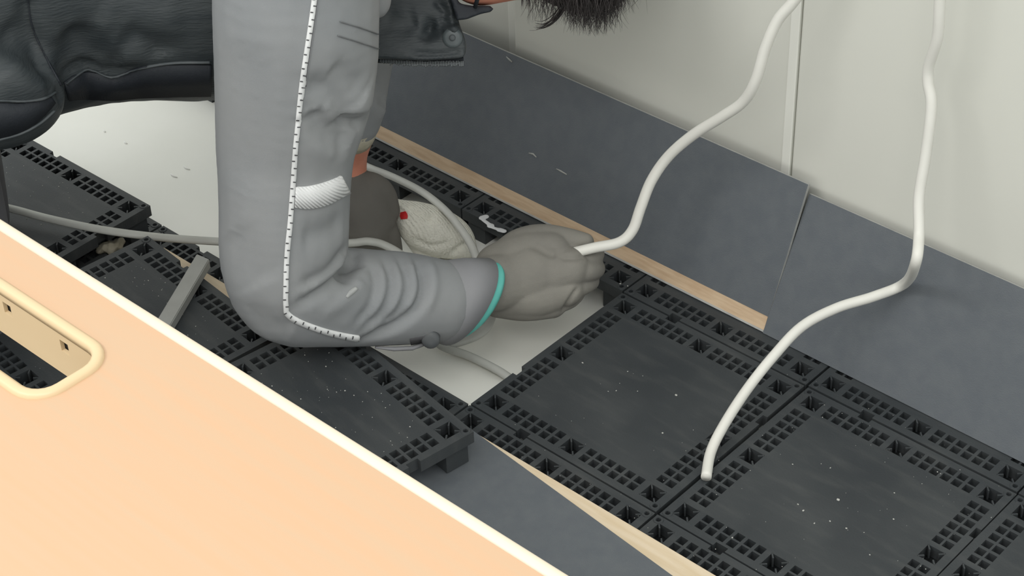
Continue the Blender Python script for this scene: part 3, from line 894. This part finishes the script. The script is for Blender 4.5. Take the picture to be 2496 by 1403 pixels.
# lower back of the vest hanging over the hip
onsleeve('hem_binding', ribbon(vb_, [(-60, 300, 90), (0, 292, 84), (50, 283, 66), (95, 262, 44), (128, 240, 22)], 60, .0006, .0012, 4), M['vestside'], True, vo)
onsleeve('hem_piping', ribbon(vb_, [(-60, 350), (0, 336), (50, 322), (95, 298), (130, 268)], 3, .0018, .0014, 3), M['vesttrim'], True, vo)
onsleeve('hem_piping', ribbon(vb_, [(-60, 244), (0, 244), (60, 245), (105, 238), (138, 222)], 3, .0018, .0014, 3), M['vesttrim'], True, vo)


# open front flap of the vest hanging behind the near arm
def prism(poly, t0, t1):
    bm = bmesh.new()
    a_ = [bm.verts.new(Tp(x, y, t0)) for x, y in poly]; b2_ = [bm.verts.new(Tp(x, y, t1)) for x, y in poly]
    bm.faces.new(a_); bm.faces.new(b2_[::-1])
    for i in range(len(poly)): bm.faces.new((a_[i], b2_[i], b2_[(i + 1) % len(poly)], a_[(i + 1) % len(poly)]))
    return from_bm(bm)


fp = prism([(860, -260), (1080, -260), (1098, -60), (1108, 10), (1122, 66), (1136, 100), (1136, 130), (1128, 142), (1040, 148), (920, 144), (860, 140)], 1.945, 1.985)
fl = remesh(np.zeros((0, 3)), np.zeros((0, 3), int), .0032, 8, [fp])
folds(fl, [([(1060, 0), (1085, 25), (1100, 28)], .004, -.005), ([(1070, 40), (1090, 55), (1115, 58)], .004, -.005), ([(1040, 60), (1060, 80), (1085, 70)], .006, -.007), ([(1030, 100), (1045, 70), (1055, 40)], .006, -.006), ([(1100, -10), (1110, 40), (1120, 60)], .003, -.003), ([(1060, 90), (1090, 72), (1120, 75)], .005, .004), ([(930, 40), (980, 60), (1020, 50)], .012, -.004), ([(1000, 127), (1070, 132), (1128, 122)], .003, -.003), ([(1095, 0), (1100, 40), (1110, 80)], .004, .004)])
fb = bvh_of(fl)
fo = link('vest_front_flap', fl, M['vest'], per, True)
loc, nn = hit(fb, 1103, 92)
if loc is not None:
    sub('snap_button', tube([loc - nn * .001, loc + nn * .0014, loc + nn * .0024], [.0105, .0102, .007], n=24), M['zip'], fo, True)
    sub('snap_centre', tube([loc + nn * .002, loc + nn * .0042, loc + nn * .0046], [.0034, .0032, .0016], n=16), M['vesttrim'], fo, True)
bm = bmesh.new()
for k in range(52):
    x = 926 + k * 3.95; y = 146 + 7 * math.sin(min(1, k / 36) * 1.9) + random.uniform(-1, 1); ln = random.uniform(5, 9)
    p0 = [Tp(x, y - 4, 1.955), Tp(x + 2.0, y - 4, 1.955), Tp(x + 2.0, y + ln, 1.955), Tp(x, y + ln, 1.955)]
    f0 = bm.faces.new([bm.verts.new(p) for p in p0]); ex = bmesh.ops.extrude_face_region(bm, geom=[f0])
    bmesh.ops.translate(bm, verts=[g for g in ex['geom'] if isinstance(g, bmesh.types.BMVert)], vec=FW * .006)
sub('zip_teeth', from_bm(bm), M['zip'], fo)
sub('zip_tape', tube([Tp(900, 146, 1.962), Tp(980, 149, 1.962), Tp(1060, 150, 1.962), Tp(1130, 145, 1.962)], .0028, .004, n=10, ref=FW), M['vestside'], fo, True)
# black neck strap / collar tip under the jaw
cp = prism([(1085, -40), (1108, 30), (1112, 50), (1138, 47), (1172, 34), (1197, 29), (1203, 22), (1196, 14), (1150, 14), (1118, 8), (1104, -40)], 1.925, 1.95)
link('collar', remesh(np.zeros((0, 3)), np.zeros((0, 3), int), .0022, 4, [cp]), M['vestside'], per, True)
sub('collar_cord', tube([Tp(1172, -45, 1.9), Tp(1166, -10, 1.905), Tp(1158, 18, 1.917)], .0022, n=8), M['vestside'], fo, True)

# trousers and shoes
vs_, fs_ = sphere_soup(leg_chains + [[(hip, .15), (hip + fd * .02, .14)]])
link('trousers', remesh(vs_, fs_, .009, 5), M['trouser'], per, True)
for h in (hn, hf):
    knee = Vector((h.x, h.y, 0)) + fd * .02 + Vector((0, 0, .062)); ank = knee - fd * .40 + Vector((0, 0, -.012))
    vs_, fs_ = sphere_soup([[(ank, .045), (ank - fd * .10 + Vector((0, 0, -.004)), .044), (ank - fd * .2 + Vector((0, 0, -.012)), .034)]])
    link('shoe', remesh(vs_, fs_, .006, 4), M['shoe'], per, True)

# hair: cap plus hanging strands
vs_, fs_ = sphere_soup([[(Tp(1265, -280, 1.96), .088), (Tp(1390, -235, 1.955), .094), (Tp(1420, -170, 1.95), .082), (Tp(1440, -100, 1.945), .055)]])
ha = link('hair', remesh(vs_, fs_, .005, 3), M['hair'], per, True)
sv = []; sf = []


def strand(p, rr):
    n = 5; o0 = len(sv); N = len(p)
    for i in range(N):
        d = (Vector(p[min(i + 1, N - 1)]) - Vector(p[max(i - 1, 0)])).normalized(); a_ = d.orthogonal().normalized(); b2_ = d.cross(a_)
        r = rr * (1 - (i / (N - 1)) ** 1.6 * .9)
        for k in range(n):
            th = 2 * math.pi * k / n; sv.append(Vector(p[i]) + a_ * (r * math.cos(th)) + b2_ * (r * math.sin(th)))
    for i in range(N - 1):
        for k in range(n): sf.append((o0 + i * n + k, o0 + i * n + (k + 1) % n, o0 + (i + 1) * n + (k + 1) % n, o0 + (i + 1) * n + k))


def locks(n, x0, x1, tipf, r0, r1, spread=26, t0=1.94):
    for _ in range(n):
        u = random.random(); x = x0 + (x1 - x0) * u
        tip, jit = tipf(u); ty = tip - abs(random.gauss(0, jit))
        dx = random.gauss(0, spread); bend = random.gauss(0, 14); curl = random.gauss(0, 5); wav = random.uniform(5, 12); ph = random.uniform(0, 6); t = t0 + random.uniform(-.05, .05)
        pts = []
        for k in range(15):
            s = k / 14; pts.append(Tp(x + dx * s * s + bend * math.sin(math.pi * s) + curl * math.sin(s * wav + ph) * s, -110 + (ty + 110) * s, t - .01 * s))
        strand(pts, random.uniform(r0, r1))


locks(700, 1385, 1515, lambda u: (90 - 80 * (max(0, u - .62) / .38) ** 2 - 60 * max(0, .35 - u), 38), .0003, .0008, 16)
locks(220, 1300, 1420, lambda u: (62, 24), .00025, .0006, 26)
locks(110, 1490, 1545, lambda u: (36, 24), .0002, .0005, 18)
for k in range(20):      # the long curl at the left
    j = random.gauss(0, 6); q = random.gauss(0, 5)
    pts = [Tp(x + j, y + q, 1.925 + random.uniform(-.004, .004)) for x, y in ((1400, -90), (1392, -40), (1378, 5), (1360, 35), (1340, 55), (1322, 64), (1304, 64 + random.uniform(-3, 3)))]
    strand([Vector(z) for z in catmull([tuple(p) for p in pts], 3)], random.uniform(.0004, .0009))
for k in range(16):
    j = random.gauss(0, 8)
    pts = [Tp(1290 + j - 14 * s + 6 * s * s, -70 + (85 + random.uniform(0, 10)) * s, 1.93) for s in np.linspace(0, 1, 6)]
    strand(pts, .0007)
sub('hair_strands', pyd(sv, sf), M['hair'], ha, True)

# ------------------------------------------------------------------ small debris
v_, f_ = sphere_soup([[(Zp(250, 612, .006), .0055), (Zp(275, 603, .008), .007), (Zp(298, 588, .010), .004)], [(Zp(256, 597, .01), .0035), (Zp(288, 602, .008), .0055)]])
fo_ = remesh(v_, f_, .0018, 1)
for v in fo_.vertices: v.co += v.normal * (noise.noise(v.co * 160) * .004)
zmin = min(v.co.z for v in fo_.vertices)
fo_.transform(Matrix.Translation((0, 0, .0003 - zmin)))
tag(link('foam_scrap', fo_, M['foam'], None, True), 'torn beige foam scrap lying among the loose black tiles', 'scrap')
v_, f_ = sphere_soup([[(Zp(1176, 530, .001), .0045), (Zp(1184, 527, .001), .004)], [(Zp(1178, 535, .001), .0025), (Zp(1196, 548, .001), .0028)], [(Zp(1196, 549, .001), .0045)], [(Zp(1200, 553, .001), .0022), (Zp(1222, 560, .001), .0028)], [(Zp(1218, 559, .001), .0038), (Zp(1228, 562, .001), .0035)]])
pm = remesh(v_, f_, .0009, 2)
for v in pm.vertices: v.co.z = max(v.co.z * .35, .0003)
tag(link('paint_drips', pm, M['paint'], None, True), 'three joined white paint blobs on the black tile near the tan strip', 'paint blob')


def scraps(name, label, pts, mat, cat, z=None, plane=None):
    for k, (x, y, lx, rot) in enumerate(pts):
        p = Zp(x, y, z) if plane is None else Yp(x, y, plane)
        bm = bmesh.new(); bmesh.ops.create_icosphere(bm, subdivisions=2, radius=1)
        for v in bm.verts: v.co = Vector((v.co.x * lx, v.co.y * .0011 + .25 * lx * (v.co.x ** 2), v.co.z * .0016)) 
        me = from_bm(bm); me.transform(Matrix.Translation(p + Vector((0, 0, .0008))) @ Matrix.Rotation(rot, 4, 'Z'))
        tag(link(name, me, mat, None, True), label[k], cat, name.replace('_', ' ') + 's on the white subfloor')


scraps('plastic_sliver', ['white plastic sliver on the white subfloor, the upper of two near the sleeve', 'white plastic sliver on the white subfloor, the lower of two near the sleeve', 'small white flake on the white subfloor below the vest hem', 'smallest white flake on the white subfloor, near the hip hem'],
       [(453, 411, .007, 0), (422, 430, .007, 0), (305, 349, .004, -.1), (254, 321, .003, -.1)], M['flake'], 'sliver', -TH)

# crumbs strewn over tiles and boards
ev, ef = ico(); bm = bmesh.new(); bmesh.ops.create_icosphere(bm, subdivisions=1, radius=1)
sv1 = np.array([v.co[:] for v in bm.verts]); sf1 = np.array([[v.index for v in f.verts] for f in bm.faces]); bm.free()
CV = []; CF = []; off = 0


def crumb(p, r):
    global off
    s = np.array([random.uniform(.6, 1.6), random.uniform(.6, 1.4), random.uniform(.4, .8)]) * r
    CV.append(sv1 * s + np.array(p) + np.array([0, 0, s[2] * .5])); CF.append(sf1 + off); off += len(sv1)


for x, y, r in ((1648, 963, 1.6), (1502, 952, 1.2), (1615, 1055, 1.3), (1420, 884, 1.3), (1945, 1229, 1.3), (1958, 1244, 1.6), (1985, 1275, 1.5), (2023, 1270, 1.5), (2063, 1287, 1.3), (2024, 1140, 1.4), (2178, 1265, 1.2), (2043, 1218, 2), (1932, 1131, 1.2), (1512, 692, 1.6), (1530, 697, 1.2), (2120, 1352, 1.3), (1785, 1310, 1.0), (2180, 1201, 1.3), (2285, 1150, 1.1), (1530, 905, 1.0), (1554, 953, .9)):
    crumb(Zp(x, y, 0), r * .0007)
for _ in range(110):
    p = Zp(random.uniform(1250, 2450), random.uniform(900, 1400), 0)
    if p.y > -.03 and p.y < .27: crumb(p, random.uniform(.0002, .0005))
for k, cnt in ((0, 120), (1, 150), (2, 130)):
    for _ in range(cnt):
        lx, ly = random.uniform(.035, T - .035), random.uniform(.035, T - .035)
        an = LT[k].rotation_euler.z; l0 = LT[k].location
        crumb((l0.x + math.cos(an) * lx - math.sin(an) * ly, l0.y + math.sin(an) * lx + math.cos(an) * ly, l0.z), random.uniform(.0002, .0007))
cr = link('crumbs', pyd(np.vstack(CV), [tuple(int(i) for i in q) for q in np.vstack(CF)]), M['crumb'])
tag(cr, 'pale crumbs and dust strewn over the black floor tiles', 'debris', None, 'stuff')
# scraps on the leaning panel
for k, (pts, lab) in enumerate((([(1290, 373), (1300, 375), (1308, 383)], 'curved pale shaving stuck to the leaning panel, the upper one'), ([(1357, 411), (1368, 417), (1382, 425)], 'pale shaving stuck to the leaning panel, the lower one'), ([(1235, 138), (1243, 146), (1249, 151)], 'tiny pale flake near the top edge of the leaning panel'))):
    dv_ = Vector((0, math.sin(LEAN), math.cos(LEAN))); nv_ = Vector((0, -math.cos(LEAN), math.sin(LEAN))); o_ = Vector((0, .2925, .0012))
    P = []
    for x, y in pts:
        d = ray(x, y); t = (o_ - CAM).dot(nv_) / d.dot(nv_); P.append(CAM + d * t + nv_ * .0006)
    tag(link('shaving', tube(P, [.0006, .0012, .0007], .0006, n=8, ref=nv_), M['duct'], None, True), lab, 'shaving', 'shavings on the leaning panel')
